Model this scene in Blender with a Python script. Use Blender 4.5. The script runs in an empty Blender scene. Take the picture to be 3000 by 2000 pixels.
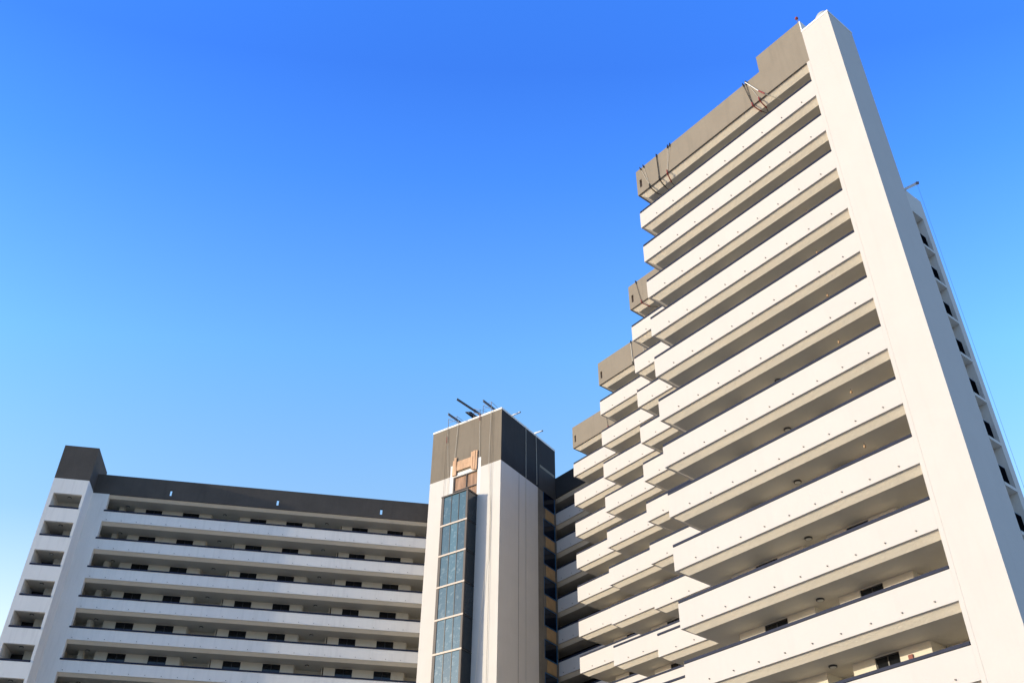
import bpy, bmesh, math, random
from mathutils import Matrix, Vector
random.seed(7)
C = bpy.context.scene.collection
scene = bpy.context.scene
R_ = math.radians
EYE = 1.6                                    # camera height above the ground

# ------------------------------------------------------------------ camera
F_PX, PITCH, ROLL = 2868.5, 0.6596478, 0.01296338
cam_d = bpy.data.cameras.new('camera'); cam = bpy.data.objects.new('camera', cam_d); C.objects.link(cam)
cam_d.sensor_fit = 'HORIZONTAL'; cam_d.sensor_width = 36.0; cam_d.lens = F_PX / 3000 * 36
cam_d.clip_start = 0.1; cam_d.clip_end = 5000
fw = Vector((0, math.cos(PITCH), math.sin(PITCH))); up = Vector((0, -math.sin(PITCH), math.cos(PITCH))); rt = Vector((1, 0, 0))
rt2 = rt * math.cos(ROLL) + up * math.sin(ROLL); up2 = up * math.cos(ROLL) - rt * math.sin(ROLL)
m = Matrix((rt2, up2, -fw)).transposed().to_4x4(); m.translation = Vector((0, 0, EYE))
cam.matrix_world = m
scene.camera = cam

# ------------------------------------------------------------------ light
SUN_HEAD, SUN_ELEV = 254.3, 9.8             # compass heading of the sun (0 = camera forward, clockwise), degrees
scene.view_settings.view_transform = 'Standard'; scene.view_settings.look = 'None'
scene.view_settings.exposure = 0.0; scene.view_settings.gamma = 1.0
sh, se = R_(SUN_HEAD), R_(SUN_ELEV)
to_sun = Vector((math.sin(sh) * math.cos(se), math.cos(sh) * math.cos(se), math.sin(se)))
sun_d = bpy.data.lights.new('sun', 'SUN'); sun = bpy.data.objects.new('sun', sun_d); C.objects.link(sun)
sun_d.energy = 3.9; sun_d.angle = R_(0.53); sun_d.color = (1.0, 0.86, 0.62)
sun.rotation_euler = to_sun.to_track_quat('Z', 'Y').to_euler(); sun.location = to_sun * 200
w = bpy.data.worlds.new('World'); scene.world = w; w.use_nodes = True
nt = w.node_tree; nt.nodes.clear()
out = nt.nodes.new('ShaderNodeOutputWorld'); bg = nt.nodes.new('ShaderNodeBackground')
sky = nt.nodes.new('ShaderNodeTexSky'); sky.sky_type = 'NISHITA'; sky.sun_disc = False
sky.sun_elevation = se; sky.sun_rotation = sh; sky.altitude = 0
sky.air_density = 1.0; sky.dust_density = 0.6; sky.ozone_density = 3.0
# deepen the sky towards the zenith and whiten it towards the horizon, by true elevation
wtc = nt.nodes.new('ShaderNodeTexCoord'); wsx = nt.nodes.new('ShaderNodeVectorMath'); wsx.operation = 'DOT_PRODUCT'; wsx.inputs[1].default_value = (0, -0.42, 0.907); wr = nt.nodes.new('ShaderNodeValToRGB')
nt.links.new(wtc.outputs['Generated'], wsx.inputs[0]); wsz = nt.nodes.new('ShaderNodeSeparateXYZ'); nt.links.new(wtc.outputs['Generated'], wsz.inputs[0])
wlo = nt.nodes.new('ShaderNodeMapRange'); wlo.inputs[1].default_value = 0.0; wlo.inputs[2].default_value = 0.3; wlo.inputs[3].default_value = 0.45; wlo.inputs[4].default_value = 1.0
nt.links.new(wsz.outputs['Z'], wlo.inputs[0])
BACK = (2.6, 2.5, 2.7)                       # unseen sky behind the camera, tinted to fill the shaded walls
SKY = [(-0.15, (7.5, 4.6, 2.9)), (-0.06, (6.8, 4.4, 2.9)), (0.05, (3.85, 3.6, 3.3)), (0.21, (2.7, 3.7, 4.2)), (0.38, (1.42, 2.75, 4.9)), (0.475, (1.05, 2.25, 4.7)), (0.54, (1.1, 2.45, 5.0)), (0.75, (0.9, 1.9, 4.0)), (1.0, (0.9, 1.6, 3.2))]
el = wr.color_ramp.elements
while len(el) < len(SKY): el.new(0.5)
for e_, (pos, c) in zip(el, SKY): e_.position = (pos + 0.2) / 1.2; e_.color = (c[0] / 8, c[1] / 8, c[2] / 8, 1)
wm = nt.nodes.new('ShaderNodeVectorMath'); wm.operation = 'MULTIPLY'; ws = nt.nodes.new('ShaderNodeVectorMath'); ws.operation = 'SCALE'; wsc = nt.nodes.new('ShaderNodeMath'); wsc.operation = 'MULTIPLY'; wsc.inputs[1].default_value = 8.0; nt.links.new(wlo.outputs[0], wsc.inputs[0]); nt.links.new(wsc.outputs[0], ws.inputs['Scale'])
wrm = nt.nodes.new('ShaderNodeMapRange'); wrm.inputs[1].default_value = -0.2; wrm.inputs[2].default_value = 1.0; nt.links.new(wsx.outputs['Value'], wrm.inputs[0]); nt.links.new(wrm.outputs[0], wr.inputs[0])
nt.links.new(sky.outputs[0], wm.inputs[0]); wby = nt.nodes.new('ShaderNodeMapRange'); wby.interpolation_type = 'SMOOTHSTEP'
wby.inputs[1].default_value = 0.45; wby.inputs[2].default_value = -0.1; wby.inputs[3].default_value = 0.0; wby.inputs[4].default_value = 1.0
nt.links.new(wsz.outputs['Y'], wby.inputs[0])
wmx = nt.nodes.new('ShaderNodeMix'); wmx.data_type = 'RGBA'; wmx.inputs[7].default_value = (BACK[0] / 8, BACK[1] / 8, BACK[2] / 8, 1)
nt.links.new(wby.outputs[0], wmx.inputs[0]); nt.links.new(wr.outputs[0], wmx.inputs[6]); nt.links.new(wmx.outputs[2], wm.inputs[1]); nt.links.new(wm.outputs[0], ws.inputs[0]); nt.links.new(ws.outputs[0], bg.inputs['Color'])
bg.inputs['Strength'].default_value = 0.15
nt.links.new(bg.outputs[0], out.inputs[0])

# ------------------------------------------------------------------ frames of the three wings
def head(y): return Vector((math.sin(y), math.cos(y), 0))
YR, YC, YL = -0.67519117, -0.95834214, 1.40938506
FR = (head(YR), head(YR + math.pi / 2)); FC = (head(YC), head(YC + math.pi / 2)); FL = (head(YL), head(YL - math.pi / 2))
def P(F, a, b, z): return F[0] * a + F[1] * b + Vector((0, 0, z))
K0 = 45.14 + EYE                              # underside of the topmost white parapet
def Zk(k): return K0 - 3.0 * k
NF = 15                                       # lowest floor index
def zc(z): return z + EYE                     # height measured from the eye -> above ground

# ------------------------------------------------------------------ materials
def nodes(name):
    mt = bpy.data.materials.new(name); mt.use_nodes = True
    n = mt.node_tree; b = n.nodes['Principled BSDF']; return mt, n, b
def plaster(name, col, var=0.03, bump=0.25, rough=0.85, stretch=(1, 1, 1), scale=6.0, streak=0.04, grit=1.0, spec=0.3):
    mt, n, b = nodes(name)
    tc = n.nodes.new('ShaderNodeTexCoord')
    mp = n.nodes.new('ShaderNodeMapping'); mp.inputs['Scale'].default_value = stretch
    n.links.new(tc.outputs['Object'], mp.inputs[0])
    a = n.nodes.new('ShaderNodeTexNoise'); a.inputs['Scale'].default_value = 0.55; a.inputs['Detail'].default_value = 6; a.inputs['Roughness'].default_value = 0.62
    n.links.new(mp.outputs[0], a.inputs['Vector'])
    # vertical streaks
    mp2 = n.nodes.new('ShaderNodeMapping'); mp2.inputs['Scale'].default_value = (2.2, 2.2, 0.22)
    n.links.new(tc.outputs['Object'], mp2.inputs[0])
    s = n.nodes.new('ShaderNodeTexNoise'); s.inputs['Scale'].default_value = 1.3; s.inputs['Detail'].default_value = 5
    n.links.new(mp2.outputs[0], s.inputs['Vector'])
    mr = n.nodes.new('ShaderNodeMapRange'); mr.inputs[1].default_value = 0.3; mr.inputs[2].default_value = 0.7
    mr.inputs[3].default_value = 1 - var; mr.inputs[4].default_value = 1 + var
    n.links.new(a.outputs['Fac'], mr.inputs[0])
    mr2 = n.nodes.new('ShaderNodeMapRange'); mr2.inputs[1].default_value = 0.52; mr2.inputs[2].default_value = 0.8
    mr2.inputs[3].default_value = 1.0; mr2.inputs[4].default_value = 1 - streak * 2
    n.links.new(s.outputs['Fac'], mr2.inputs[0])
    mu = n.nodes.new('ShaderNodeMath'); mu.operation = 'MULTIPLY'; n.links.new(mr.outputs[0], mu.inputs[0]); n.links.new(mr2.outputs[0], mu.inputs[1])
    vm = n.nodes.new('ShaderNodeVectorMath'); vm.operation = 'SCALE'; vm.inputs[0].default_value = col[:3]
    n.links.new(mu.outputs[0], vm.inputs['Scale']); n.links.new(vm.outputs[0], b.inputs['Base Color'])
    b.inputs['Roughness'].default_value = rough
    b.inputs['Specular IOR Level'].default_value = spec
    g = n.nodes.new('ShaderNodeTexNoise'); g.inputs['Scale'].default_value = scale; g.inputs['Detail'].default_value = 8; g.inputs['Roughness'].default_value = 0.65
    n.links.new(tc.outputs['Object'], g.inputs['Vector'])
    bp = n.nodes.new('ShaderNodeBump'); bp.inputs['Strength'].default_value = bump; bp.inputs['Distance'].default_value = 0.03 * grit
    n.links.new(g.outputs['Fac'], bp.inputs['Height']); n.links.new(bp.outputs[0], b.inputs['Normal'])
    return mt
def paint(name, col, rough=0.5, metal=0.0, var=0.06, scale=3.0):
    mt, n, b = nodes(name)
    tc = n.nodes.new('ShaderNodeTexCoord'); a = n.nodes.new('ShaderNodeTexNoise'); a.inputs['Scale'].default_value = scale; a.inputs['Detail'].default_value = 5
    n.links.new(tc.outputs['Object'], a.inputs['Vector'])
    mr = n.nodes.new('ShaderNodeMapRange'); mr.inputs[1].default_value = 0.3; mr.inputs[2].default_value = 0.7; mr.inputs[3].default_value = 1 - var; mr.inputs[4].default_value = 1 + var
    n.links.new(a.outputs['Fac'], mr.inputs[0])
    vm = n.nodes.new('ShaderNodeVectorMath'); vm.operation = 'SCALE'; vm.inputs[0].default_value = col[:3]
    n.links.new(mr.outputs[0], vm.inputs['Scale']); n.links.new(vm.outputs[0], b.inputs['Base Color'])
    b.inputs['Roughness'].default_value = rough; b.inputs['Metallic'].default_value = metal
    return mt
def glass(name, col, rough=0.08, spec=0.6, metal=0.0, dirt=0.0, dcol=(0.5, 0.5, 0.5)):
    mt, n, b = nodes(name)
    tc = n.nodes.new('ShaderNodeTexCoord'); a = n.nodes.new('ShaderNodeTexNoise'); a.inputs['Scale'].default_value = 2.3; a.inputs['Detail'].default_value = 7; a.inputs['Roughness'].default_value = 0.7
    n.links.new(tc.outputs['Object'], a.inputs['Vector'])
    mr = n.nodes.new('ShaderNodeMapRange'); mr.inputs[1].default_value = 0.52; mr.inputs[2].default_value = 0.74; mr.inputs[3].default_value = 0.0; mr.inputs[4].default_value = dirt
    n.links.new(a.outputs['Fac'], mr.inputs[0])
    mx = n.nodes.new('ShaderNodeMix'); mx.data_type = 'RGBA'; mx.inputs[6].default_value = (*col, 1); mx.inputs[7].default_value = (*dcol, 1)
    n.links.new(mr.outputs[0], mx.inputs[0]); n.links.new(mx.outputs[2], b.inputs['Base Color'])
    oi = n.nodes.new('ShaderNodeObjectInfo'); ra = n.nodes.new('ShaderNodeMapRange'); ra.inputs[3].default_value = 0.65; ra.inputs[4].default_value = 1.35
    n.links.new(oi.outputs['Random'], ra.inputs[0]); sc = n.nodes.new('ShaderNodeVectorMath'); sc.operation = 'SCALE'
    n.links.new(mx.outputs[2], sc.inputs[0]); n.links.new(ra.outputs[0], sc.inputs['Scale']); n.links.new(sc.outputs[0], b.inputs['Base Color'])
    of = n.nodes.new('ShaderNodeVectorMath'); of.operation = 'ADD'; mo = n.nodes.new('ShaderNodeMath'); mo.operation = 'MULTIPLY'; mo.inputs[1].default_value = 60
    n.links.new(oi.outputs['Random'], mo.inputs[0]); n.links.new(tc.outputs['Object'], of.inputs[0]); n.links.new(mo.outputs[0], of.inputs[1]); n.links.new(of.outputs[0], a.inputs['Vector'])
    b.inputs['Roughness'].default_value = rough; b.inputs['Specular IOR Level'].default_value = spec; b.inputs['Metallic'].default_value = metal
    g = n.nodes.new('ShaderNodeTexNoise'); g.inputs['Scale'].default_value = 0.8
    n.links.new(tc.outputs['Object'], g.inputs['Vector'])
    bp = n.nodes.new('ShaderNodeBump'); bp.inputs['Strength'].default_value = 0.06; bp.inputs['Distance'].default_value = 0.05
    n.links.new(g.outputs['Fac'], bp.inputs['Height']); n.links.new(bp.outputs[0], b.inputs['Normal'])
    return mt
M = {}
M['whiteR'] = plaster('sunlit_cream_render', (0.58, 0.548, 0.518), var=0.02, bump=0.35, scale=7, streak=0.012)
M['white'] = plaster('off_white_render', (0.67, 0.64, 0.60), var=0.025, bump=0.35, scale=7, streak=0.018)
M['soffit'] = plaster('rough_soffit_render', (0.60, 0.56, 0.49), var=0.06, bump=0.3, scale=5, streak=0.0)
M['bevel'] = plaster('rough_edge_render', (0.84, 0.775, 0.67), var=0.04, bump=0.9, scale=5, streak=0.0)
M['whiteL'] = plaster('aged_white_render', (0.84, 0.815, 0.775), var=0.03, bump=0.6, scale=3.5, stretch=(1.5, 1.5, .5), streak=0.05)
M['cream'] = plaster('cream_wall_paint', (0.68, 0.645, 0.56), var=0.03, bump=0.2)
M['taupe'] = plaster('taupe_render', (0.26, 0.226, 0.182), var=0.05, bump=0.3, scale=6, streak=0.05, spec=0.1)
M['charcoal'] = plaster('charcoal_render', (0.096, 0.087, 0.079), var=0.10, bump=0.9, scale=2.5, streak=0.05, spec=0.05)
M['near_black'] = plaster('near_black_render', (0.050, 0.050, 0.052), var=0.08, bump=0.3, scale=6, streak=0.05, spec=0.05)
M['grey'] = plaster('grey_brown_render', (0.235, 0.202, 0.162), var=0.05, bump=0.25, scale=6, streak=0.06, spec=0.05)
M['concrete'] = plaster('bare_concrete', (0.20, 0.18, 0.15), var=0.25, bump=0.6, scale=5, streak=0.2)
M['coping'] = plaster('white_coping', (0.80, 0.79, 0.76), var=0.01, bump=0.1, streak=0.0)
M['rail'] = paint('navy_rail_paint', (0.014, 0.02, 0.046), rough=0.6, var=0.15); M['rail'].node_tree.nodes['Principled BSDF'].inputs['Specular IOR Level'].default_value = 0.2
M['dark'] = paint('dark_frame', (0.02, 0.021, 0.024), rough=0.4)
M['bronze'] = paint('aged_bronze_frame', (0.07, 0.056, 0.052), rough=0.55)
M['transom'] = paint('beige_transom', (0.60, 0.50, 0.42), rough=0.5)
M['glass'] = glass('dark_window_glass', (0.006, 0.008, 0.012), spec=0.5)
M['lift_glass'] = glass('teal_lift_glass', (0.055, 0.125, 0.155), rough=0.12, spec=0.8, dirt=0.35, dcol=(0.5, 0.57, 0.57))
M['lift_side'] = glass('dark_lift_glass', (0.012, 0.02, 0.028), rough=0.12, spec=0.5, dirt=0.03)
M['black_glass'] = glass('black_loggia_glass', (0.003, 0.004, 0.006), rough=0.6, spec=0.0)
M['navy_glass'] = glass('navy_window_glass', (0.002, 0.007, 0.02), rough=0.12, spec=0.45)
M['blue_frame'] = paint('blue_window_frame', (0.02, 0.10, 0.22), rough=0.4)
M['board'] = paint('brown_panel', (0.42, 0.27, 0.13), rough=0.7, var=0.12, scale=1.2)
M['timber'] = plaster('raw_timber', (0.60, 0.39, 0.25), var=0.22, bump=0.3, stretch=(4, 4, 1), scale=9, streak=0.05)
M['timber2'] = plaster('weathered_plywood', (0.40, 0.25, 0.17), var=0.3, bump=0.3, stretch=(3, 3, .6), scale=9, streak=0.2)
M['steel'] = paint('galvanised_steel', (0.24, 0.21, 0.21), rough=0.55, metal=0.2)
M['grp'] = paint('pale_tank_shell', (0.46, 0.49, 0.47), rough=0.5)
M['beam'] = paint('dark_steel_beam', (0.11, 0.10, 0.10), rough=0.5, metal=0.3)
M['silver'] = paint('pale_aluminium', (0.78, 0.76, 0.72), rough=0.5)
M['rope'] = paint('pale_rope', (0.62, 0.58, 0.50), rough=0.9)
M['black_rope'] = paint('black_rope', (0.015, 0.013, 0.012), rough=0.8)
M['red'] = paint('red_sleeve', (0.26, 0.03, 0.025), rough=0.6)
M['lamp'] = paint('lamp_ring', (0.03, 0.03, 0.032), rough=0.4)
M['lampglass'] = paint('opal_diffuser', (0.55, 0.54, 0.50), rough=0.3)
M['alarm'] = paint('faded_red_plastic', (0.22, 0.05, 0.04), rough=0.6)
M['copper'] = paint('dull_copper_fitting', (0.42, 0.28, 0.17), rough=0.5)
M['door'] = paint('dark_door', (0.05, 0.045, 0.04), rough=0.5)
M['ground'] = plaster('pale_paving', (0.35, 0.31, 0.24), var=0.12, bump=0.4, scale=2, streak=0.0)

# ------------------------------------------------------------------ mesh building
class MB:
    def __init__(s): s.v = []; s.f = []
    def hexa(s, pts):                         # pts: 4 bottom, 4 top
        n = len(s.v); s.v += [tuple(p) for p in pts]
        for q in ((0, 1, 2, 3), (4, 5, 6, 7), (0, 1, 5, 4), (1, 2, 6, 5), (2, 3, 7, 6), (3, 0, 4, 7)): s.f.append(tuple(n + i for i in q))
        return s
    def box(s, F, a0, a1, b0, b1, z0, z1):
        return s.hexa([P(F, a0, b0, z0), P(F, a1, b0, z0), P(F, a1, b1, z0), P(F, a0, b1, z0), P(F, a0, b0, z1), P(F, a1, b0, z1), P(F, a1, b1, z1), P(F, a0, b1, z1)])
    def sweep(s, F, prof, stations, z0):      # station: (a, b, da, db)
        n = len(s.v); m_ = len(prof)
        for (a, b, da, db) in stations:
            for d, z in prof: s.v.append(tuple(P(F, a + da * d, b + db * d, z0 + z)))
        for i in range(len(stations) - 1):
            for j in range(m_):
                j2 = (j + 1) % m_
                s.f.append((n + i * m_ + j, n + i * m_ + j2, n + (i + 1) * m_ + j2, n + (i + 1) * m_ + j))
        s.f.append(tuple(n + j for j in range(m_))); s.f.append(tuple(n + (len(stations) - 1) * m_ + j for j in range(m_)))
        return s
    def prism(s, F, poly, z0, z1):
        n = len(s.v); k = len(poly)
        s.v += [tuple(P(F, a, b, z0)) for a, b in poly] + [tuple(P(F, a, b, z1)) for a, b in poly]
        s.f.append(tuple(range(n, n + k))); s.f.append(tuple(range(n + k, n + 2 * k)))
        for i in range(k): j = (i + 1) % k; s.f.append((n + i, n + j, n + k + j, n + k + i))
        return s
    def tube(s, pts, r, seg=6, cap=True, r2=None):
        pts = [Vector(p) for p in pts]; n = len(s.v)
        for i, p in enumerate(pts):
            t = (pts[min(i + 1, len(pts) - 1)] - pts[max(i - 1, 0)]).normalized()
            u = t.orthogonal().normalized() if i == 0 else (u - t * u.dot(t)).normalized()
            v = t.cross(u); rr = r if r2 is None else r + (r2 - r) * i / (len(pts) - 1)
            for k in range(seg):
                an = 2 * math.pi * k / seg; s.v.append(tuple(p + (u * math.cos(an) + v * math.sin(an)) * rr))
        for i in range(len(pts) - 1):
            for k in range(seg): k2 = (k + 1) % seg; s.f.append((n + i * seg + k, n + i * seg + k2, n + (i + 1) * seg + k2, n + (i + 1) * seg + k))
        if cap:
            s.f.append(tuple(n + k for k in range(seg))); s.f.append(tuple(n + (len(pts) - 1) * seg + k for k in range(seg)))
        return s
    def lathe(s, c, prof, seg=20):            # prof: (radius, dz), round a vertical axis
        n = len(s.v); c = Vector(c)
        for r, z in prof:
            for k in range(seg): an = 2 * math.pi * k / seg; s.v.append((c.x + r * math.cos(an), c.y + r * math.sin(an), c.z + z))
        for i in range(len(prof) - 1):
            for k in range(seg): k2 = (k + 1) % seg; s.f.append((n + i * seg + k, n + i * seg + k2, n + (i + 1) * seg + k2, n + (i + 1) * seg + k))
        s.f.append(tuple(n + k for k in range(seg))); s.f.append(tuple(n + (len(prof) - 1) * seg + k for k in range(seg)))
        return s
    def build(s, name, mat, parent=None, origin=None, smooth=False):
        o0 = origin if origin is not None else (parent_origin(parent) if parent else Vector((0, 0, 0)))
        me = bpy.data.meshes.new(name); me.from_pydata([tuple(Vector(v) - o0) for v in s.v], [], s.f)
        bm = bmesh.new(); bm.from_mesh(me); bmesh.ops.recalc_face_normals(bm, faces=bm.faces)
        bm.to_mesh(me); bm.free()
        if smooth:
            for p in me.polygons: p.use_smooth = True
        me.materials.append(mat)
        o = bpy.data.objects.new(name, me); C.objects.link(o)
        if parent: o.parent = parent
        else: o.location = o0
        return o
def parent_origin(p):
    v = Vector((0, 0, 0))
    while p: v += p.location; p = p.parent
    return v
def tag(o, label=None, cat=None, group=None, kind=None):
    if label: o['label'] = label
    if cat: o['category'] = cat
    if group: o['group'] = group
    if kind: o['kind'] = kind
    return o
def empty(name, loc, label, cat, group=None):
    o = bpy.data.objects.new(name, None); C.objects.link(o); o.location = loc; o.empty_display_size = 0.5
    return tag(o, label, cat, group)
def copy_tree(o, parent, dz=0.0):
    c = o.copy(); C.objects.link(c); c.parent = parent; c.location = o.location + Vector((0, 0, dz))
    for ch in list(o.children): copy_tree(ch, c)
    return c

# ------------------------------------------------------------------ ground
g = MB(); g.hexa([(-900, -700, -0.5), (900, -700, -0.5), (900, 1500, -0.5), (-900, 1500, -0.5), (-900, -700, 0), (900, -700, 0), (900, 1500, 0), (-900, 1500, 0)])
tag(g.build('ground', M['ground']), kind='structure')

# gallery edge profile: (distance inwards, height above the lip)
PAR = [(0, 0), (0, 1.28), (0.15, 1.28), (0.15, 0.0)]
PAR_EDGE = [(0.12, -0.001), (0.48, -0.25), (0.48, 0.02), (0.152, 0.02)]
def rail_profile(): return [(-0.02, 1.305), (-0.02, 1.43), (0.15, 1.43), (0.15, 1.305)]

# =================================================================== RIGHT BLOCK (stepped galleries)
rb = empty('apartment_building', P(FR, 30, 48, 0), 'tall cream apartment block on the right with stepped open galleries and taupe roof band', 'building')
SA = [16.78, 30.65, 39.58, 48.45, 57.45, 66.5]      # far ends of the five steps
SB = [35.232, 43.28, 48.33, 53.45, 58.5]            # their front planes
def stations(i):
    st = [(SA[0], SB[0], 0, 1)] if i == 0 else [(SA[i], SB[i], -1, 1)]
    if i < 4: st += [(SA[i + 1], SB[i], -1, 1), (SA[i + 1], SB[i + 1], -1, 1)]
    else: st += [(72.0, SB[4], 0, 1)]
    return st
for i in range(5):
    st = stations(i)
    proto = MB().sweep(FR, PAR, st, Zk(0)).build('balcony_parapet', M['whiteR'], rb)
    MB().sweep(FR, PAR_EDGE, st, Zk(0)).build('soffit_edge', M['bevel'], proto)
    # handrail, held off the parapet on short posts
    st2 = list(st)
    a0 = st[0][0]; st2[0] = (a0 + 0.03, st[0][1], st[0][2], 1)
    if i < 4: st2 = [st2[0], (SA[i + 1] - 0.06, SB[i] + 0.0, -1, 1), (SA[i + 1] - 0.06, SB[i + 1], -1, 1)]
    h = MB().sweep(FR, rail_profile(), st2, Zk(0))
    x = a0 + 0.5
    while x < SA[i + 1] - 0.2:
        h.box(FR, x, x + 0.05, SB[i] + 0.05, SB[i] + 0.10, Zk(0) + 1.27, Zk(0) + 1.34); x += 1.437
    h.build('handrail', M['rail'], proto)
    for k in range(1, NF + 1): copy_tree(proto, rb, -3.0 * k)
    # weep pipes
    s0 = SA[1] - 1.45 - 8 * 1.437 if i == 0 else SA[i] + 0.35
    xs = [SA[i + 1] - 1.45 - 1.437 * j for j in range(9 if i == 0 else 6)]
    def spout(mb, x, k): return mb.tube([P(FR, x, SB[i] + 0.03, Zk(k) + 0.25), P(FR, x, SB[i] - 0.06, Zk(k) + 0.235)], 0.03, 7)
    if i == 0:
        for k in range(1, 12):
            for x in xs: spout(MB(), x, k).build('weep_pipe', M['beam'], rb)
        rest = MB()
        for x in xs: spout(rest, x, 0)
    else:
        for k in range(0, 13):
            for x in xs: spout(rest, x, k)
tag(rest.build('weep_pipe', M['beam'], rb), kind='stuff')

# roof band with a slot near the far end of each step
for i in range(5):
    z0 = Zk(-1); z1 = z0 + 2.30; a0 = SA[i] - (0 if i == 0 else 0.2); a1 = SA[i + 1] if i < 4 else 72.0; b0 = SB[i]
    if i == 0: a0 = 16.57
    f = MB()
    s0, s1, sz0, sz1 = a1 - 0.46, a1 - 0.26, z0 + 0.56, z0 + 1.28
    if i == 4: s0 = s1 = a1; f.box(FR, a0, a1, b0, b0 + 0.2, z0, z1)
    else: f.box(FR, a0, s0, b0, b0 + 0.2, z0, z1); f.box(FR, s1, a1, b0, b0 + 0.2, z0, z1); f.box(FR, s0, s1, b0, b0 + 0.2, z0, sz0); f.box(FR, s0, s1, b0, b0 + 0.2, sz1, z1)
    if i < 4: f.box(FR, a1 - 0.2, a1, b0 + 0.2, SB[i + 1], z0, z1)
    rp = f.build('roof_parapet', M['taupe'] if i < 4 else M['near_black'], rb)  # the last step's band is near-black, the others taupe
    if i < 4: MB().box(FR, s0 - 0.02, s1 + 0.02, b0 + 0.17, b0 + 0.215, sz0 - 0.02, sz1 + 0.02).build('slot_cover', M['timber2'], rp)
    MB().sweep(FR, PAR_EDGE, stations(i), z0).build('soffit_edge', M['bevel'], rp)
# raised plant box above the near end
bx = MB().box(FR, 16.57, 19.88, SB[0], SB[0] + 1.6, Zk(-1) + 2.30, zc(51.91)).build('plant_box', M['taupe'], rb)
MB().box(FR, 16.5, 16.57, SB[0] - 0.01, SB[0] + 1.6, zc(50.95), zc(51.93)).build('corner_trim', M['coping'], bx)

# floor plates
edge = []
for i in range(5):
    st = stations(i)
    for (a, b, da, db) in (st if i == 0 else st[1:]): edge.append((a + da * 0.48, b + db * 0.48))
plate = edge + [(72, 72), (57, 72), (57, 67), (48, 67), (48, 62), (39, 62), (39, 57), (30, 57), (30, 52.5), (20.0, 52.5), (20.0, 52.12), (20.4, 52.12), (20.4, 50.75), (20.0, 50.75), (20.0, 39.3), (16.78, 39.3)]
pl = MB().prism(FR, plate, Zk(-1) - 0.25, Zk(-1) - 0.02).build('floor_plate', M['soffit'], rb)
for k in range(0, NF + 1):
    c = pl.copy(); C.objects.link(c); c.parent = rb; c.location = Vector((0, 0, -3.0 * (k + 1)))

# blade wall at the near end
bl = MB().box(FR, 14.71, 16.57, SB[0], 37.62, 0, zc(50.85)).build('blade_wall', M['whiteR'], rb)
MB().box(FR, 14.69, 16.585, SB[0] - 0.02, 37.64, zc(50.85), zc(51.0)).build('coping', M['coping'], bl)
MB().box(FR, 16.578, SA[0], SB[0] + 0.003, SB[0] + 0.5, 0, Zk(-1)).build('pilaster', M['whiteR'], rb)

# rear walls of the galleries
Ztop = Zk(-1) - 0.1
ww = []          # windows waiting: (step, a0, a1, b)
for i in range(5):
    wall = MB(); b = SB[i] + 2.1
    e = SA[i + 1] - 1.85
    s = (19.6 if i == 0 else SA[i] - 1.85)
    if i < 4:
        segs = [(e - 1.52, e, 'p'), (e - 2.85, e - 1.52, 'w'), (e - 4.38, e - 2.85, 'p'), (e - 5.70, e - 4.38, 'r'), (e - 6.80, e - 5.70, 'p'), (e - 7.95, e - 6.80, 'w'), (s, e - 7.95, 'p')]
    else:
        segs = [(s, s + 1.5, 'p'), (s + 1.5, s + 2.8, 'w'), (s + 2.8, s + 4.2, 'p')]
    for (x0, x1, t) in segs:
        if t == 'p': wall.box(FR, x0, x1, b, b + 0.2, 0, Ztop)
        elif t == 'w':
            ww.append((i, x0, x1, b))
            wall.box(FR, x0, x1, b, b + 0.2, 0, 1.0)
            for k in range(-1, NF): wall.box(FR, x0, x1, b, b + 0.2, Zk(k + 1) + 2.71, Zk(k) + 1.0 if k >= 0 else Ztop)
        else:
            wall.box(FR, x0 - 0.15, x0, b + 0.2, b + 1.2, 0, Ztop); wall.box(FR, x1, x1 + 0.15, b + 0.2, b + 1.2, 0, Ztop)
            wall.box(FR, x0 - 0.15, x1 + 0.15, b + 1.2, b + 1.4, 0, Ztop)
    if i < 4: wall.box(FR, e - 0.2, e, b + 0.2, SB[i + 1] + 2.1, 0, Ztop)
    if i == 0:
        wall.box(FR, 19.4, 19.6, b, b + 1.2, 0, Ztop); wall.box(FR, 16.57, 19.6, b + 1.2, b + 1.4, 0, Ztop)
        wall.box(FR, 16.575, 16.77, 37.63, b + 1.2, 0, Ztop)
    wall.build('gallery_wall', M['cream'], rb)
# darker lobby glazing at the inner end of the last step
MB().box(FR, 61.0, 71.95, SB[4] + 2.1, SB[4] + 2.2, 0, Ztop).build('lobby_glazing', M['glass'], rb)

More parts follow.
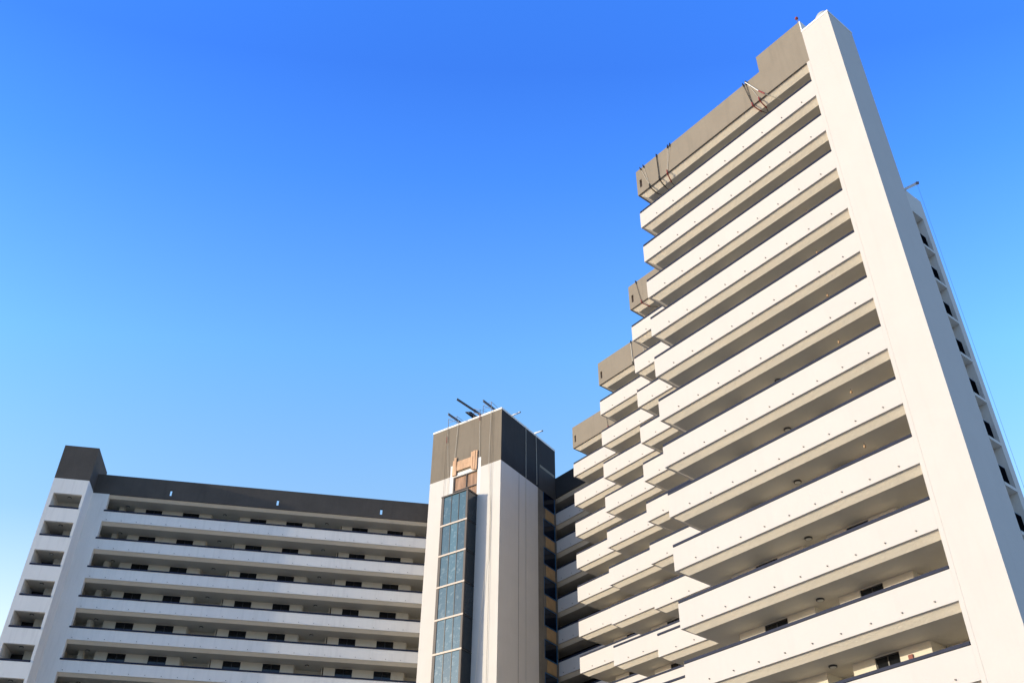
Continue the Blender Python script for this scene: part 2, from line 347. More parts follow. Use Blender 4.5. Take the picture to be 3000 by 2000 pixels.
def window(F, a0, a1, b, z0, z1, parent, mat=None):
    f = MB(); t = 0.05; m_ = (a0 + a1) / 2
    y0, y1 = b + 0.05, b + 0.12
    f.box(F, a0, a0 + t, y0, y1, z0, z1); f.box(F, a1 - t, a1, y0, y1, z0, z1)
    f.box(F, a0 + t, a1 - t, y0, y1, z0, z0 + t); f.box(F, a0 + t, a1 - t, y0, y1, z1 - t, z1); f.box(F, m_ - 0.03, m_ + 0.03, y0, y1, z0 + t, z1 - t)
    o = f.build('window', M['dark'], parent)
    p = MB().box(F, a0 + t, m_ - 0.03, y0 + 0.025, y0 + 0.04, z0 + t, z1 - t); p.box(F, m_ + 0.03, a1 - t, y0 + 0.025, y0 + 0.04, z0 + t, z1 - t)
    p.build('pane', M['glass'], o)
    return o
stuff = MB()
for (i, x0, x1, b) in ww:
    first = None; kmin = 3 if i == 0 else 4; kmax = 12
    for k in range(0, NF):
        z0, z1 = Zk(k) + 1.0, Zk(k) + 2.71
        if kmin <= k <= kmax and i < 4 or (i == 4 and k < 6):
            if first is None: first = window(FR, x0, x1, b, z0, z1, rb); fk = k
            else: copy_tree(first, rb, -3.0 * (k - fk))
        else: stuff.box(FR, x0, x1, b + 0.08, b + 0.1, z0, z1)
tag(stuff.build('window', M['glass'], rb), kind='stuff')
# red alarm boxes, and the louvre in the end bay
al = MB().box(FR, 20.25, 20.45, SB[0] + 2.03, SB[0] + 2.1, Zk(8) + 2.15, Zk(8) + 2.4).build('alarm_box', M['alarm'], rb)
for k in (9, 10, 11): c = al.copy(); C.objects.link(c); c.parent = rb; c.location = Vector((0, 0, -3.0 * (k - 8)))
lv = MB(); lv.box(FR, 17.0, 17.95, SB[0] + 3.24, SB[0] + 3.29, Zk(8) + 1.6, Zk(8) + 2.7)
for q in range(8): lv.box(FR, 17.03 + q * 0.11, 17.08 + q * 0.11, SB[0] + 3.19, SB[0] + 3.24, Zk(8) + 1.63, Zk(8) + 2.67)
lo = lv.build('louvre', M['dark'], rb)
for k in (9, 10, 11): c = lo.copy(); C.objects.link(c); c.parent = rb; c.location = Vector((0, 0, -3.0 * (k - 8)))
pp = MB().tube([P(FR, 19.3, SB[0] + 3.25, 0), P(FR, 19.3, SB[0] + 3.25, Ztop)], 0.035, 8).build('conduit', M['cream'], rb)

# near end wall of the rear block with its column of loggias
ew = MB()
ew.box(FR, 19.82, 20.02, 39.3, 50.76, 0, zc(50.45)); ew.box(FR, 19.82, 20.02, 52.11, 52.72, 0, zc(50.5))
ew.box(FR, 19.82, 20.35, 50.76, 52.11, zc(48.38), zc(50.44))
ew.box(FR, 20.02, 30, 52.52, 52.72, 0, zc(50.5)); ew.box(FR, 16.57, 19.82, 39.3, 39.5, 0, zc(50.4))
ew.box(FR, 29.8, 30, 52.72, 57.2, 0, zc(50.4)); ew.box(FR, 30, 39.2, 57, 57.2, 0, zc(50.4)); ew.box(FR, 39, 39.2, 57.2, 62.2, 0, zc(50.4))
ew.box(FR, 39.2, 48.2, 62, 62.2, 0, zc(50.4)); ew.box(FR, 48, 48.2, 62.2, 67.2, 0, zc(50.4)); ew.box(FR, 48.2, 57.2, 67, 67.2, 0, zc(50.4)); ew.box(FR, 57, 57.2, 67.2, 72, 0, zc(50.4)); ew.box(FR, 57.2, 72, 72, 72.2, 0, zc(50.4)); ew.box(FR, 72, 72.2, SB[4] + 0.5, 72, 0, zc(50.2))
ew.box(FR, 20.32, 20.5, 50.56, 52.31, 0, zc(48.36)); ew.box(FR, 20.02, 20.32, 50.56, 50.76, 0, zc(48.36)); ew.box(FR, 20.02, 20.32, 52.11, 52.31, 0, zc(48.36))
ew.build('end_wall', M['white'], rb)
ll = MB().box(FR, 19.80, 20.31, 50.77, 52.10, zc(45.09), zc(45.30)).build('loggia_slab', M['white'], rb)
lw = MB(); lw.box(FR, 19.97, 20.03, 50.85, 51.86, zc(45.5), zc(46.62)); lwo = lw.build('loggia_window', M['dark'], rb)
MB().box(FR, 19.95, 19.97, 50.92, 51.8, zc(45.57), zc(46.55)).build('pane', M['black_glass'], lwo)
for k in range(1, NF): copy_tree(ll, rb, -3.0 * k); copy_tree(lwo, rb, -3.0 * k)
MB().box(FR, 19.82, 29.8, 39.5, 52.5, zc(48.45), zc(48.6)).build('roof', M['concrete'], rb)

# =================================================================== LEFT BLOCK
lb = empty('apartment_building', P(FL, -10, 98, 0), 'white apartment block on the left with straight galleries, charcoal roof band and stair tower', 'building')
BL = 93.5; UL = -25.85; UR = 15.0
st = [(UL, BL, 0, 1), (UR, BL, 0, 1)]
PARL = [(0, 0), (0, 1.10), (0.15, 1.10), (0.15, 0.0)]
pr = MB().sweep(FL, PARL, st, Zk(0)).build('balcony_parapet', M['whiteL'], lb)
MB().sweep(FL, PAR_EDGE, st, Zk(0)).build('soffit_edge', M['bevel'], pr)
h = MB().sweep(FL, [(-0.05, 1.105), (-0.05, 1.25), (0.12, 1.25), (0.12, 1.105)], [(UL - 0.1, BL, 0, 1), (UR, BL, 0, 1)], Zk(0)).build('handrail', M['rail'], pr)
for k in range(1, NF + 1): copy_tree(pr, lb, -3.0 * k)
us = [-25.45 + 1.44 * j for j in range(22)]
sp = MB(); n_ = 0
for k in range(0, 7):
    for u in us:
        t_ = lambda mb: mb.tube([P(FL, u, BL + 0.03, Zk(k) + 0.20), P(FL, u, BL - 0.10, Zk(k) + 0.16)], 0.03, 7)
        if k < 4 and n_ < 99: t_(MB()).build('weep_pipe', M['beam'], lb); n_ += 1
        else: t_(sp)
tag(sp.build('weep_pipe', M['beam'], lb), kind='stuff')
# roof band pierced by three slots
z0 = Zk(-1); z1 = z0 + 2.17; f = MB(); cuts = [(-20.1, -19.88), (-9.33, -9.1), (1.4, 1.63)]
x = -27.47
for (c0, c1) in cuts:
    f.box(FL, x, c0, BL, BL + 0.25, z0, z1); f.box(FL, c0, c1, BL, BL + 0.25, z0, z0 + 0.42); f.box(FL, c0, c1, BL, BL + 0.25, z0 + 1.07, z1); x = c1
f.box(FL, x, UR, BL, BL + 0.25, z0, z1)
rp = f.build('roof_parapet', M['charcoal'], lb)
MB().sweep(FL, PAR_EDGE, [(-25.85, BL, 0, 1), (UR, BL, 0, 1)], z0).build('soffit_edge', M['bevel'], rp)
pl = MB().box(FL, -27.2, UR, BL + 0.48, 104, Zk(-1) - 0.25, Zk(-1) - 0.02).build('floor_plate', M['soffit'], lb)
for k in range(0, NF + 1):
    c = pl.copy(); C.objects.link(c); c.parent = lb; c.location = Vector((0, 0, -3.0 * (k + 1)))
MB().box(FL, -27.47, -25.85, BL + 0.002, BL + 0.6, 0, Zk(-1) - 0.002).build('flank_wall', M['whiteL'], lb)
wall = MB(); b = BL + 2.1; wl = []
pat = [(-25.05, -24.65, 'p'), (-23.55, -22.45, 'p'), (-22.45, -20.8, 'w'), (-20.8, -18.74, 'p'), (-18.74, -17.07, 'w'), (-17.07, -15.85, 'p')]
segs = [(-26.4, -25.05, 'r'), (-25.05, -24.65, 'p'), (-24.65, -23.55, 'r')]
for j in range(4):
    o_ = 10.57 * j
    segs += [(x0 + o_, x1 + o_, t) for x0, x1, t in pat[1:]] + [(-15.85 + o_, -13.1 + o_, 'r')]
for (x0, x1, t) in segs:
    if x0 > 14: continue
    if t == 'p': wall.box(FL, x0, x1, b, b + 0.2, 0, Ztop)
    elif t == 'w':
        wl.append((x0, x1)); wall.box(FL, x0, x1, b, b + 0.2, 0, 1.0)
        for k in range(-1, NF): wall.box(FL, x0, x1, b, b + 0.2, Zk(k + 1) + 2.71, Zk(k) + 1.0 if k >= 0 else Ztop)
    else:
        wall.box(FL, x0, x0 + 0.1, b + 0.2, b + 1.3, 0, Ztop); wall.box(FL, x1 - 0.1, x1, b + 0.2, b + 1.3, 0, Ztop); wall.box(FL, x0, x1, b + 1.3, b + 1.5, 0, Ztop)
wall.box(FL, -27.2, -26.4, b, b + 0.2, 0, Ztop)
wall.build('gallery_wall', M['cream'], lb)
rest = MB(); cnt = 0
for (x0, x1) in wl:
    first = None
    for k in range(0, NF):
        z0_, z1_ = Zk(k) + 1.0, Zk(k) + 2.71
        if x1 < 7 and k < 9:
            if first is None: first = window(FL, x0, x1, b, z0_, z1_, lb)
            else: copy_tree(first, lb, -3.0 * k)
        else: rest.box(FL, x0, x1, b + 0.08, b + 0.1, z0_, z1_)
tag(rest.build('window', M['glass'], lb), kind='stuff')
ow = MB(); ow.box(FL, -27.2, UR, 104, 104.2, 0, zc(50.2)); ow.box(FL, UR - 0.2, UR, BL + 0.3, 104, 0, zc(50.2))
ow.build('end_wall', M['whiteL'], lb)
# end stair tower
TB = 91.24; t0, t1, o0, o1 = -30.81, -27.47, -30.42, -27.72
tw = MB()
tw.box(FL, t0, o0, TB, 104.2, 0, zc(48.24)); tw.box(FL, o1, t1, TB, 104.2, 0, zc(48.24))
tw.box(FL, o0, o1, TB, TB + 0.3, zc(46.62), zc(48.24))
for k in range(0, NF): tw.box(FL, o0, o1, TB, TB + 0.3, zc(43.62 - 3 * k), zc(45.07 - 3 * k))
tw.box(FL, o0, o1, 104.0, 104.2, 0, zc(48.2))
tw.build('stair_tower_wall', M['whiteL'], lb)
MB().box(FL, t0, t1, TB, 96.24, zc(48.24), zc(52.0)).build('stair_tower_cap', M['charcoal'], lb)
iw = MB()
iw.box(FL, -29.05, o1, 93.3, 93.5, 0, zc(48.2)); iw.box(FL, o0, -29.05, 93.3, 93.5, zc(43.9), zc(48.2))
iw.build('stair_inner_wall', M['cream'], lb)
MB().box(FL, o0, -29.05, 94.3, 94.4, 0, zc(43.9)).build('doorway_shade_panel', M['dark'], lb)  # dark panels added behind the doorway to stand in for its deep shade
MB().box(FL, -29.05, -28.95, 93.5, 94.4, 0, zc(43.9)).build('doorway_shade_panel', M['dark'], lb)
ld = MB().box(FL, o0, o1, TB + 0.3, 104, zc(46.70), zc(46.9)).build('stair_landing', M['soffit'], lb)
for k in range(1, NF + 1): copy_tree(ld, lb, -3.0 * k)
sr = MB().box(FL, o0 - 0.03, o1 + 0.03, TB - 0.03, TB + 0.14, zc(45.08), zc(45.24)).build('handrail', M['rail'], lb)
for k in range(1, NF): copy_tree(sr, lb, -3.0 * k)

# =================================================================== LIFT TOWER
ct = empty('lift_tower', P(FC, 50.9, 69.6, 0), 'square middle tower with grey brown top, white coping and glass lift shaft', 'tower')
A0, A1, B0, B1 = 46.64, 55.15, 64.8, 74.4
h0, h1, h2, h3 = 49.36, 52.25, zc(45.0), zc(47.62)       # boarded opening above the lift
w1 = MB()
w1.box(FC, A0, A1, B0 + 0.3, 71.12, 0, zc(47.82))
w1.box(FC, A0, h0, B0, B0 + 0.3, 0, zc(47.82)); w1.box(FC, h1, A1, B0, B0 + 0.3, 0, zc(47.82))
w1.box(FC, h0, h1, B0, B0 + 0.3, 0, h2); w1.box(FC, h0, h1, B0, B0 + 0.3, h3, zc(47.82))
w1.build('tower_wall', M['white'], ct)
MB().box(FC, A0, A1, B0, B1, zc(47.82), zc(53.55)).build('tower_top', M['grey'], ct)
MB().box(FC, A0 - 0.012, A0 - 0.002, B0 + 0.004, B1 - 0.004, zc(47.82), zc(53.55)).build('side_dark_skin', M['near_black'], ct)  # thin near-black skin over this side of the tower top
MB().box(FC, A0 - 0.02, A1 + 0.03, B0 - 0.03, B1 + 0.02, zc(53.55), zc(53.76)).build('coping', M['coping'], ct)
cs = MB(); cs.box(FC, A0 + 0.02, A1, 71.12, 72.1, 0, zc(47.82)); cs.box(FC, A0 + 0.02, A1, 74.22, B1, 0, zc(47.82)); cs.box(FC, A0 + 0.6, A1, 72.1, 74.22, 0, zc(47.82))
for k in range(-1, NF): cs.box(FC, A0 + 0.05, A0 + 0.6, 72.1, 74.22, zc(44.88 - 3 * k), zc(46.12 - 3 * k) if k >= 0 else zc(47.82))
cs.build('concrete_strip', M['concrete'], ct)
bf = MB().box(FC, A0 - 0.01, A0 + 0.04, 72.5, 74.0, zc(44.98), zc(46.06)).build('infill_panel', M['board'], ct)
gw = MB(); gw.box(FC, A0 + 0.0, A0 + 0.08, 72.1, 72.17, zc(43.12), zc(44.88)); gw.box(FC, A0, A0 + 0.08, 74.12, 74.26, zc(43.12), zc(44.88)); gw.box(FC, A0, A0 + 0.08, 72.17, 74.12, zc(43.12), zc(43.2)); gw.box(FC, A0, A0 + 0.08, 72.17, 74.12, zc(44.8), zc(44.88))
gwo = gw.build('window', M['blue_frame'], ct)
MB().box(FC, A0 + 0.03, A0 + 0.05, 72.17, 74.12, zc(43.2), zc(44.8)).build('pane', M['navy_glass'], gwo)
copy_tree(gwo, ct, 3.0); copy_tree(bf, ct, 3.0 + 0.08)
for k in range(1, NF): copy_tree(gwo, ct, -3.0 * k); copy_tree(bf, ct, -3.0 * k)
MB().box(FC, A0 - 0.03, A0 + 0.1, 71.5, 74.2, zc(50.3), zc(50.58)).build('cut_edge', M['taupe'], ct)
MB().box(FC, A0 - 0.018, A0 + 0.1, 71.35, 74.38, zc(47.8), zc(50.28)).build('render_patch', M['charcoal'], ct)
# opening: frame, boarded panes, timber hoarding above
fr = MB(); fr.box(FC, h0, h1, B0 + 0.02, B0 + 0.1, h3 - 0.1, h3); fr.box(FC, h0, h0 + 0.06, B0 + 0.02, B0 + 0.1, h2, h3 - 0.1); fr.box(FC, h1 - 0.12, h1, B0 + 0.02, B0 + 0.1, h2, h3 - 0.1)
fr.box(FC, 50.65, 50.72, B0 + 0.02, B0 + 0.1, h2, h3 - 0.1); fr.box(FC, h0 + 0.06, 50.65, B0 - 0.01, B0 + 0.1, zc(46.02), zc(46.1)); fr.box(FC, 50.72, h1 - 0.12, B0 - 0.01, B0 + 0.1, zc(46.02), zc(46.1))
fo = fr.build('opening_frame', M['bronze'], ct)
MB().box(FC, h0 + 0.06, h1 - 0.12, B0 + 0.12, B0 + 0.14, h2, h3 - 0.1).build('plywood_sheet', M['timber2'], fo)
jp = MB(); jp.box(FC, 48.98, 49.34, B0 - 0.006, B0 + 0.05, zc(45.0), zc(48.92)); jp.box(FC, 52.27, 52.64, B0 - 0.006, B0 + 0.05, zc(45.0), zc(49.0)); jp.box(FC, 50.0, 51.8, B0 - 0.006, B0 + 0.05, zc(47.62), zc(48.0))
jp.build('fresh_render', M['coping'], ct)
# glass lift shaft
LA0, LA1, LB = 49.27, 52.35, 63.35; LT = zc(44.9)
ls = MB()
ls.box(FC, LA0, LA0 + 0.2, LB, LB + 0.12, 0, LT - 0.14); ls.box(FC, LA1 - 0.28, LA1, LB, LB + 0.12, 0, LT - 0.14)
lso = ls.build('lift_shaft', M['bronze'], ct)
for a in (50.27, 51.15): MB().box(FC, a, a + 0.07, LB + 0.02, LB + 0.12, 0, LT - 0.14).build('mullion', M['dark'], lso)
MB().box(FC, LA0 - 0.03, LA1 + 0.03, LB - 0.04, B0, LT - 0.14, LT).build('shaft_cap', M['bronze'], lso)
MB().box(FC, LA0 + 0.06, LA1 - 0.02, LB + 0.13, B0, 0, LT - 0.15).build('shaft_core', M['lift_side'], lso)
tr = MB().box(FC, LA0 - 0.02, LA1 + 0.02, LB - 0.02, LB + 0.0, zc(41.72), zc(41.88)).build('transom', M['transom'], lso)
st_ = MB().box(FC, LA0 - 0.0, LA0 + 0.06, LB + 0.12, B0, zc(41.75), zc(41.85)).build('side_transom', M['dark'], lso)
sg = MB().box(FC, LA0 + 0.02, LA0 + 0.04, LB + 0.12, B0, zc(41.9), zc(44.7)).build('side_pane', M['lift_side'], lso)
pn = []
for a0_, a1_ in ((LA0 + 0.2, 50.27), (50.33, 51.15), (51.21, LA1 - 0.28)):
    pn.append(MB().box(FC, a0_, a1_, LB + 0.05, LB + 0.07, zc(41.88), zc(44.72)).build('pane', M['lift_glass'], lso))
for k in range(1, NF):
    for o in [tr, st_, sg] + pn: copy_tree(o, lso, -3.0 * k)

# =================================================================== THINGS ON THE TOWER
hb = empty('timber_hoarding', P(FC, 50.8, B0 - 0.1, zc(47.7)), 'raw timber boards nailed across the opening above the glass lift shaft', 'boards')
for (a0_, a1_, y0, y1, z0_, z1_) in ((49.95, 51.85, .08, .12, 48.2, 48.72), (49.9, 51.8, .08, .12, 48.74, 49.22), (51.85, 52.12, .12, .16, 47.75, 49.72), (52.14, 52.36, .07, .11, 47.8, 49.45), (49.9, 50.06, .12, .16, 47.85, 49.1), (49.6, 49.85, .13, .17, 47.7, 49.75), (49.4, 49.58, .1, .14, 47.65, 49.75), (49.88, 50.1, .125, .165, 49.1, 49.72)):
    mb = MB().box(FC, a0_, a1_, B0 - y1, B0 - y0 + 0.07, zc(z0_), zc(z1_)); sk = random.uniform(-.05, .05)
    mb.v = [tuple(Vector(v) + (FC[0] * sk if v[2] > zc((z0_ + z1_) / 2) else Vector((0, 0, sk * .6 if Vector(v).dot(FC[0]) > (a0_ + a1_) / 2 else 0)))) for v in mb.v]
    mb.build('board', M['timber'], hb)
def pt(p): return P(FC, p[0], p[1], zc(p[2]))
def bar(mb, p, q, r=0.025): return mb.tube([pt(p), pt(q)], r, 6)
def outrigger(p, q, label, wd=0.09, ht=0.16):
    d = (pt(p) - pt(q)); L = d.length; d.normalize(); s = d.cross(Vector((0, 0, 1))).normalized(); u = s.cross(d)
    o = empty('outrigger_beam', pt(q), label, 'outrigger', 'suspended scaffold outriggers on the lift tower roof')
    mb = MB()
    for (x0, x1, y0, y1) in ((-wd, wd, -ht, -ht + .03), (-wd, wd, ht - .03, ht), (-.015, .015, -ht + .03, ht - .03)):
        A, B = pt(q) - d * 1.2, pt(p)
        mb.hexa([A + s * x0 + u * y0, A + s * x1 + u * y0, B + s * x1 + u * y0, B + s * x0 + u * y0, A + s * x0 + u * y1, A + s * x1 + u * y1, B + s * x1 + u * y1, B + s * x0 + u * y1])
    mb.build('beam', M['beam'], o)
    return o
outrigger((52.05, 63.2, 54.06), (52.41, 65.6, 54.52), 'short dark outrigger beam over the tower coping, leftmost of the three', .06, .1)
o = outrigger((50.4, 62.4, 54.77), (49.82, 65.5, 54.46), 'longest dark outrigger beam, reaching far out over the middle of the tower coping', .06, .1)
outrigger((47.9, 63.4, 54.2), (48.2, 65.6, 54.58), 'dark outrigger beam over the tower coping, nearest the sunlit corner', .06, .1)
stk = empty('counterweight_stack', pt((50.7, 65.0, 54.4)), 'stack of black counterweights on the tower roof beside the longest outrigger', 'counterweight')
mb = MB()
for j in range(4): mb.box(FC, 50.5 - .04 * j, 50.62 - .04 * j, 64.1 + .2 * j, 65.7, zc(54.2 + .1 * j), zc(54.28 + .1 * j))
mb.build('weights', M['black_rope'], stk)
mb = MB()
for j in range(3): bar(mb, (50.35 + .1 * j, 64.3, 54.15 + .1 * j), (50.35 + .1 * j, 65.9, 54.6 + .08 * j), .04)
mb.build('clamp', M['beam'], stk)
def scaffold(posts, rear, label):
    o = empty('scaffold_frame', pt(posts[0][0]), label, 'scaffold frame', 'scaffold frames on the lift tower roof')
    for (t, b_) in posts: bar(MB(), t, (b_[0], b_[1], 53.7), .028).build('post', M['steel'], o)
    mb = MB(); (ta, tb) = posts[0][0], posts[-1][0]
    bar(mb, ta, tb, .02); mid = lambda p, z: (p[0], p[1], z)
    bar(mb, mid(ta, ta[2] - .45), mid(tb, tb[2] - .45), .02); bar(mb, tb, rear, .022); bar(mb, mid(tb, tb[2] - .45), mid(rear, rear[2] - .45), .02)
    bar(mb, mid(ta, ta[2] - .02), mid(rear, rear[2] - .4), .018)
    mb.build('guard_rail', M['steel'], o)
    return o
scaffold([((53.39, 64.9, 54.87), (53.32, 64.9, 53.8)), ((52.3, 64.9, 54.81), (52.25, 64.9, 53.89))], (52.73, 66.5, 55.26), 'steel guard frame on the tower roof round the leftmost outrigger')
scaffold([((49.01, 64.9, 54.86), (48.98, 64.9, 54.01)), ((48.0, 64.9, 54.95), (47.99, 64.9, 53.78))], (48.38, 66.5, 55.29), 'steel guard frame on the tower roof nearest the sunlit corner')
scaffold([((50.13, 64.9, 54.9), (50.14, 64.9, 53.97)), ((49.37, 64.9, 54.5), (49.37, 64.9, 53.9))], (49.6, 66.3, 55.1), 'small steel post frame on the tower roof beside the longest outrigger')
def white_beam(F, p, q, label, r=0.075):
    o = empty('davit_arm', P(F, p[0], p[1], zc(p[2])), label, 'davit arm', 'pale davit arms on the roofs')
    A, B = P(F, p[0], p[1], zc(p[2])), P(F, q[0], q[1], zc(q[2])); d = (B - A).normalized()
    MB().tube([A - d * 1.0, B], r, 4).build('arm', M['silver'], o); MB().tube([B - d * .02, B + d * .04], r * 1.25, 4).build('end_cap', M['steel'], o)
    MB().tube([A - d * .3, A - d * .3 - Vector((0, 0, .6))], .03, 6).build('foot', M['steel'], o)
white_beam(FC, (46.6, 66.67, 53.84), (45.4, 66.15, 53.46), 'pale davit arm over the shaded side of the lift tower roof, nearer the sunlit corner')
white_beam(FC, (46.6, 70.76, 53.92), (45.4, 70.15, 53.42), 'pale davit arm over the shaded side of the lift tower roof, nearer the tall block')
white_beam(FR, (19.8, 50.75, 50.45), (18.3, 49.19, 48.75), 'pale davit arm jutting from the roof edge behind the tall blade wall, far right', 0.11)

def rope(pts, r, mat, label, name='rope', group=None, seg=5):
    o = MB().tube(pts, r, seg).build(name, M[mat], origin=Vector(pts[0])); return tag(o, label, 'rope', group)
G1 = 'ropes hanging on the lift tower'
def c_(a, z, y=0.10): return P(FC, a, B0 - y, zc(z))
rope([c_(53.25, 53.8), c_(53.0, 50), c_(52.82, 47.8), c_(52.8, 45)], .013, 'rope', 'pale rope on the sunlit tower face, left of the boards, nearest the left block', group=G1)
rope([c_(53.3, 53.7), c_(53.32, 49), c_(53.25, 44), c_(53.2, 38)], .010, 'black_rope', 'thin dark line on the sunlit tower face, farthest left', group=G1)
rope([c_(51.95, 54.2), c_(51.93, 53.6), c_(52.05, 51.5), c_(52.15, 49.75)], .022, 'rope', 'thick pale rope running down to the left end of the timber boards', group=G1)
rope([c_(49.24, 54.0), c_(49.18, 51), c_(49.12, 48.9)], .018, 'rope', 'pale rope running down to the right end of the timber boards', group=G1)
rope([c_(47.9, 54.8), c_(47.86, 53.7), c_(47.95, 50), c_(47.97, 47.8), c_(47.66, 42.8), c_(47.7, 38)], .017, 'rope', 'long pale rope near the sunlit corner of the lift tower', group=G1)
rope([c_(47.62, 53.7), c_(47.62, 44), c_(47.6, 30), c_(47.6, 10)], .012, 'black_rope', 'thin dark line nearest the sunlit corner of the lift tower', group=G1)
rope([c_(47.7, 38), c_(48.0, 37.2, .12), c_(48.35, 32, .2), c_(48.7, 26, .25), c_(49.0, 18, .25)], .015, 'rope', 'pale rope slanting across the shadow beside the glass lift shaft', group=G1)
tag(MB().tube([c_(53.28, 52.6), c_(53.26, 51.9)], .035, 6).build('rope_weight', M['red'], origin=c_(53.28, 52.6)), 'small red and black weight on the left rope of the tower', 'weight')
tag(MB().tube([c_(49.23, 53.8), c_(49.22, 53.1)], .035, 6).build('rope_sleeve', M['red'], origin=c_(49.23, 53.8)), 'dark red sleeve where the rope crosses the tower coping', 'sleeve')
for (b_, zt, zb, r, lab) in ((67.78, 47.8, 8, .012, 'thin line on the shaded tower face, nearer the sunlit corner'), (68.95, 53.8, 8, .022, 'line on the shaded tower face, in the middle'), (70.78, 53.8, 48.0, .022, 'short line on the shaded tower face, nearest the window strip')):
    rope([P(FC, A0 - .05, b_, zc(zt)), P(FC, A0 - .05, b_ + .08, zc((zt + zb) / 2)), P(FC, A0 - .05, b_ + .12, zc(zb))], r, 'rope' if zt > 50 else 'beam', lab, group=G1)

# =================================================================== ROPES AND FITTINGS ON THE TALL BLOCK
def r_(a, z, b=None): return P(FR, a, (SB[0] - 0.06) if b is None else b, zc(z))
G2 = 'safety ropes slung over the taupe roof band'
def hang(tops, lip, bev, end, lab, red=True, i=0, blk=True, r=.017):
    b0 = SB[i] - 0.06
    root = empty('safety_rope', P(FR, tops[0], b0, zc(50.4)), lab, 'rope', G2)
    mb = MB()
    for t in tops: mb.tube([P(FR, t, b0 + .4, zc(50.5)), P(FR, t, b0, zc(50.5)), P(FR, (t + lip) / 2, b0, zc(49.3)), P(FR, lip, b0, zc(48.2))], r, 5)
    mb.build('line', M['black_rope' if blk else 'rope'], root)
    for t in tops: MB().tube([P(FR, t, b0 - .01, zc(50.5)), P(FR, t + (lip - t) * .12, b0 - .01, zc(50.2))], .038, 6).build('grip', M['black_rope'], root)
    s_ = MB().tube([P(FR, lip, b0 - .02, zc(48.3)), P(FR, lip, b0 - .02, zc(48.04)), P(FR, (lip + bev) / 2, SB[i] + .25, zc(47.88)), P(FR, bev, SB[i] + .55, zc(47.80))], .04, 6)
    s_.build('sleeve', M['red' if red else 'black_rope'], root)
    MB().tube([P(FR, bev, SB[i] + .55, zc(47.80)), P(FR, end, SB[i] + .95, zc(47.78)), P(FR, end - .2, SB[i] + 1.9, zc(47.3))], .02, 5).build('tail', M['black_rope'], root)
hang((30.2, 29.9), 29.5, 29.45, 29.35, 'pair of thin ropes over the roof band nearest its left corner slot', red=False, blk=False, r=.009)
hang((28.65,), 28.62, 28.7, 28.75, 'heavy black rope over the roof band, second from its left corner', red=False, r=.028)
hang((27.6, 27.4), 27.9, 28.15, 28.25, 'pair of ropes with a bright red sleeve near the left end of the roof band', blk=False, r=.010)
hang((21.15, 20.95), 20.78, 20.62, 20.45, 'black roped sling with red sleeves below the raised plant box')
hang((20.9,), 20.25, 20.25, 20.42, 'single red sleeved rope to the right of the black sling', blk=False, r=.010)
o = empty('striped_rope', r_(20.93, 50.35), 'white rope with a red striped section slanting across the roof band', 'rope', G2)
MB().tube([r_(20.93, 50.4, SB[0] - .1), r_(20.14, 48.76, SB[0] - .12)], .03, 6).build('line', M['coping'], o)
MB().tube([r_(20.14, 48.76, SB[0] - .12), r_(19.79, 48.16, SB[0] - .1)], .042, 6).build('red_section', M['red'], o)
MB().tube([r_(19.79, 48.16, SB[0] - .1), r_(19.55, 47.95, SB[0] + .3), r_(19.3, 47.8, SB[0] + .75)], .022, 6).build('tail', M['rope'], o)
hang((38.72,), 38.3, 38.0, 37.7, 'black rope with a red sleeve over the roof band of the second step', i=1)
hang((44.37,), 44.31, 44.2, 44.1, 'black rope over the roof band of the third step', i=2, red=False, blk=False, r=.03)
hang((43.1,), 43.0, 42.9, 42.8, 'short red sleeved rope over the roof band of the third step', i=2, blk=False)
hang((52.9,), 52.65, 52.5, 52.4, 'dark rope over the roof band of the fourth step, beside a parapet', i=3, red=True)
bc = empty('roof_beacon', P(FR, 16.8, 35.6, zc(51.9)), 'red aircraft warning light on a thin pole at the top corner of the plant box', 'beacon')
MB().tube([P(FR, 16.8, 35.6, zc(51.9)), P(FR, 16.8, 35.6, zc(52.8))], .02, 6).build('pole', M['steel'], bc)
MB().lathe(P(FR, 16.81, 35.6, zc(52.8)), [(.03, 0), (.09, .02), (.1, .1), (.08, .17), (.02, .2)], 12).build('lens', M['red'], bc, smooth=True)
wt = empty('roof_tank', P(FR, 15.75, 36.6, zc(50.9)), 'rounded pale tank just showing above the top of the tall blade wall', 'tank')
MB().lathe(P(FR, 15.75, 36.9, zc(50.9)), [(.55, 0), (.58, .1), (.58, 1.6), (.52, 2.0), (.4, 2.25), (.2, 2.38), (.05, 2.4)], 24).build('shell', M['grp'], wt, smooth=True)
MB().lathe(P(FR, 15.75, 36.9, zc(53.28)), [(.12, 0), (.12, .05), (.04, .06)], 12).build('lid', M['steel'], wt)
rope([P(FR, 18.3, 49.1, zc(48.9)), P(FR, 18.3, 49.1, zc(40)), P(FR, 18.3, 49.15, zc(30)), P(FR, 18.3, 49.1, 8)], .008, 'steel', 'thin cable hanging from the far right davit arm, beside the building edge')

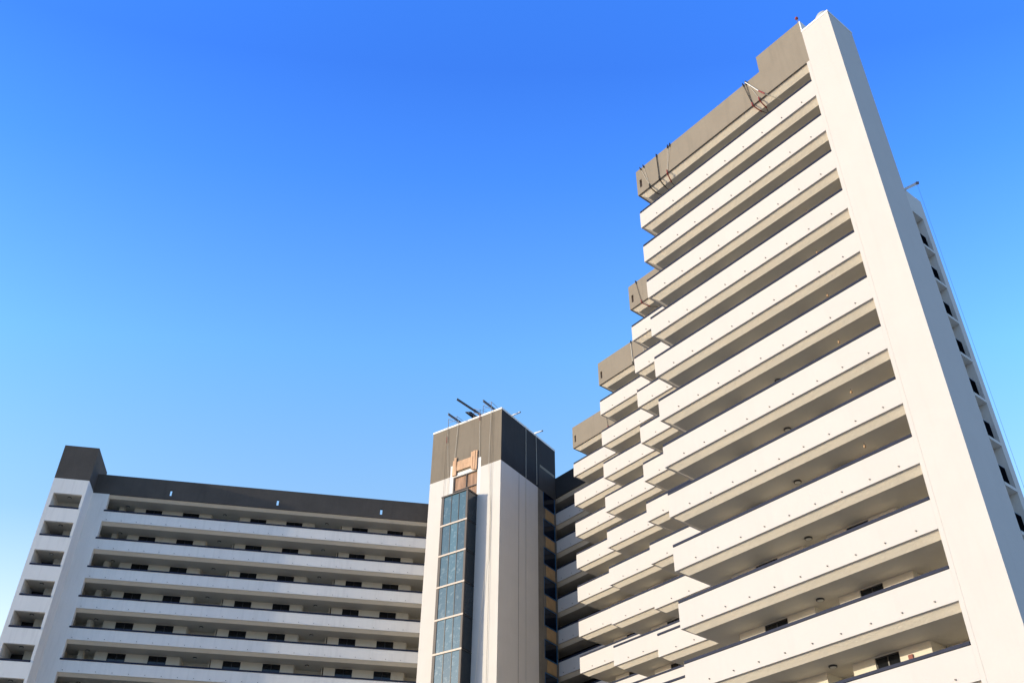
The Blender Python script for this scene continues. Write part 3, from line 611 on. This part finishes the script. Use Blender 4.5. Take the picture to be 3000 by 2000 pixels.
ORD = ['top', 'second', 'third', 'fourth', 'fifth', 'sixth', 'seventh', 'eighth', 'ninth', 'tenth', 'eleventh', 'twelfth']
def ceiling_light(p, label, group):
    o = empty('ceiling_light', p, label, 'ceiling light', group)
    MB().lathe(p - Vector((0, 0, .07)), [(.17, 0), (.19, .02), (.19, .07)], 18).build('ring', M['lamp'], o)
    MB().lathe(p - Vector((0, 0, .10)), [(.05, 0), (.13, .02), (.15, .035)], 18).build('diffuser', M['lampglass'], o, smooth=True)
    return o
names = ['nearest stair tower', 'middle of its row', 'nearest lift tower']
proto = None
def dup_light(p, label):
    c = proto.copy(); C.objects.link(c); c.location = p; c['label'] = label
    for ch in proto.children: d = ch.copy(); C.objects.link(d); d.parent = c
    return c
for k in range(0, 7):
    for j, u in enumerate((-24.25, -14.5, -4.0)):
        p = P(FL, u, BL + 1.88, Zk(k - 1) - 0.25); lab = 'round ceiling light, %s gallery down of left block, %s' % (ORD[k], names[j])
        if proto is None: proto = ceiling_light(p, lab, 'ceiling lights of the left block galleries')
        else: dup_light(p, lab)
    p = P(FL, -29.1, TB + 0.95, zc(46.70 - 3 * k)); c = dup_light(p, 'round ceiling light inside the %s opening down of the left stair tower' % ORD[k]); c['group'] = 'ceiling lights of the stair tower'
for k in range(5, 12):
    c = dup_light(P(FR, 23.74, SB[0] + 1.63, Zk(k - 1) - 0.25), 'round black ceiling light over the %s open gallery down of the tall block' % ORD[k]); c['group'] = 'ceiling lights of the tall block galleries'
pf = None
for k in range(0, 9):
    p = P(FR, 19.6, SB[0] + 1.1, Zk(k - 1) - 0.25); lab = 'small copper lamp holder hanging in the %s gallery down of the tall right block' % ORD[k]
    if pf is None:
        pf = empty('lamp_holder', p, lab, 'lamp holder', 'bare lamp holders of the tall block')
        MB().tube([p, p - Vector((0, 0, .12))], .015, 6).build('stem', M['steel'], pf)
        MB().lathe(p - Vector((0, 0, .26)), [(.03, 0), (.055, .03), (.06, .1), (.035, .15)], 12).build('holder', M['copper'], pf, smooth=True)
    else:
        c = pf.copy(); C.objects.link(c); c.location = p; c['label'] = lab
        for ch in pf.children: d = ch.copy(); C.objects.link(d); d.parent = c
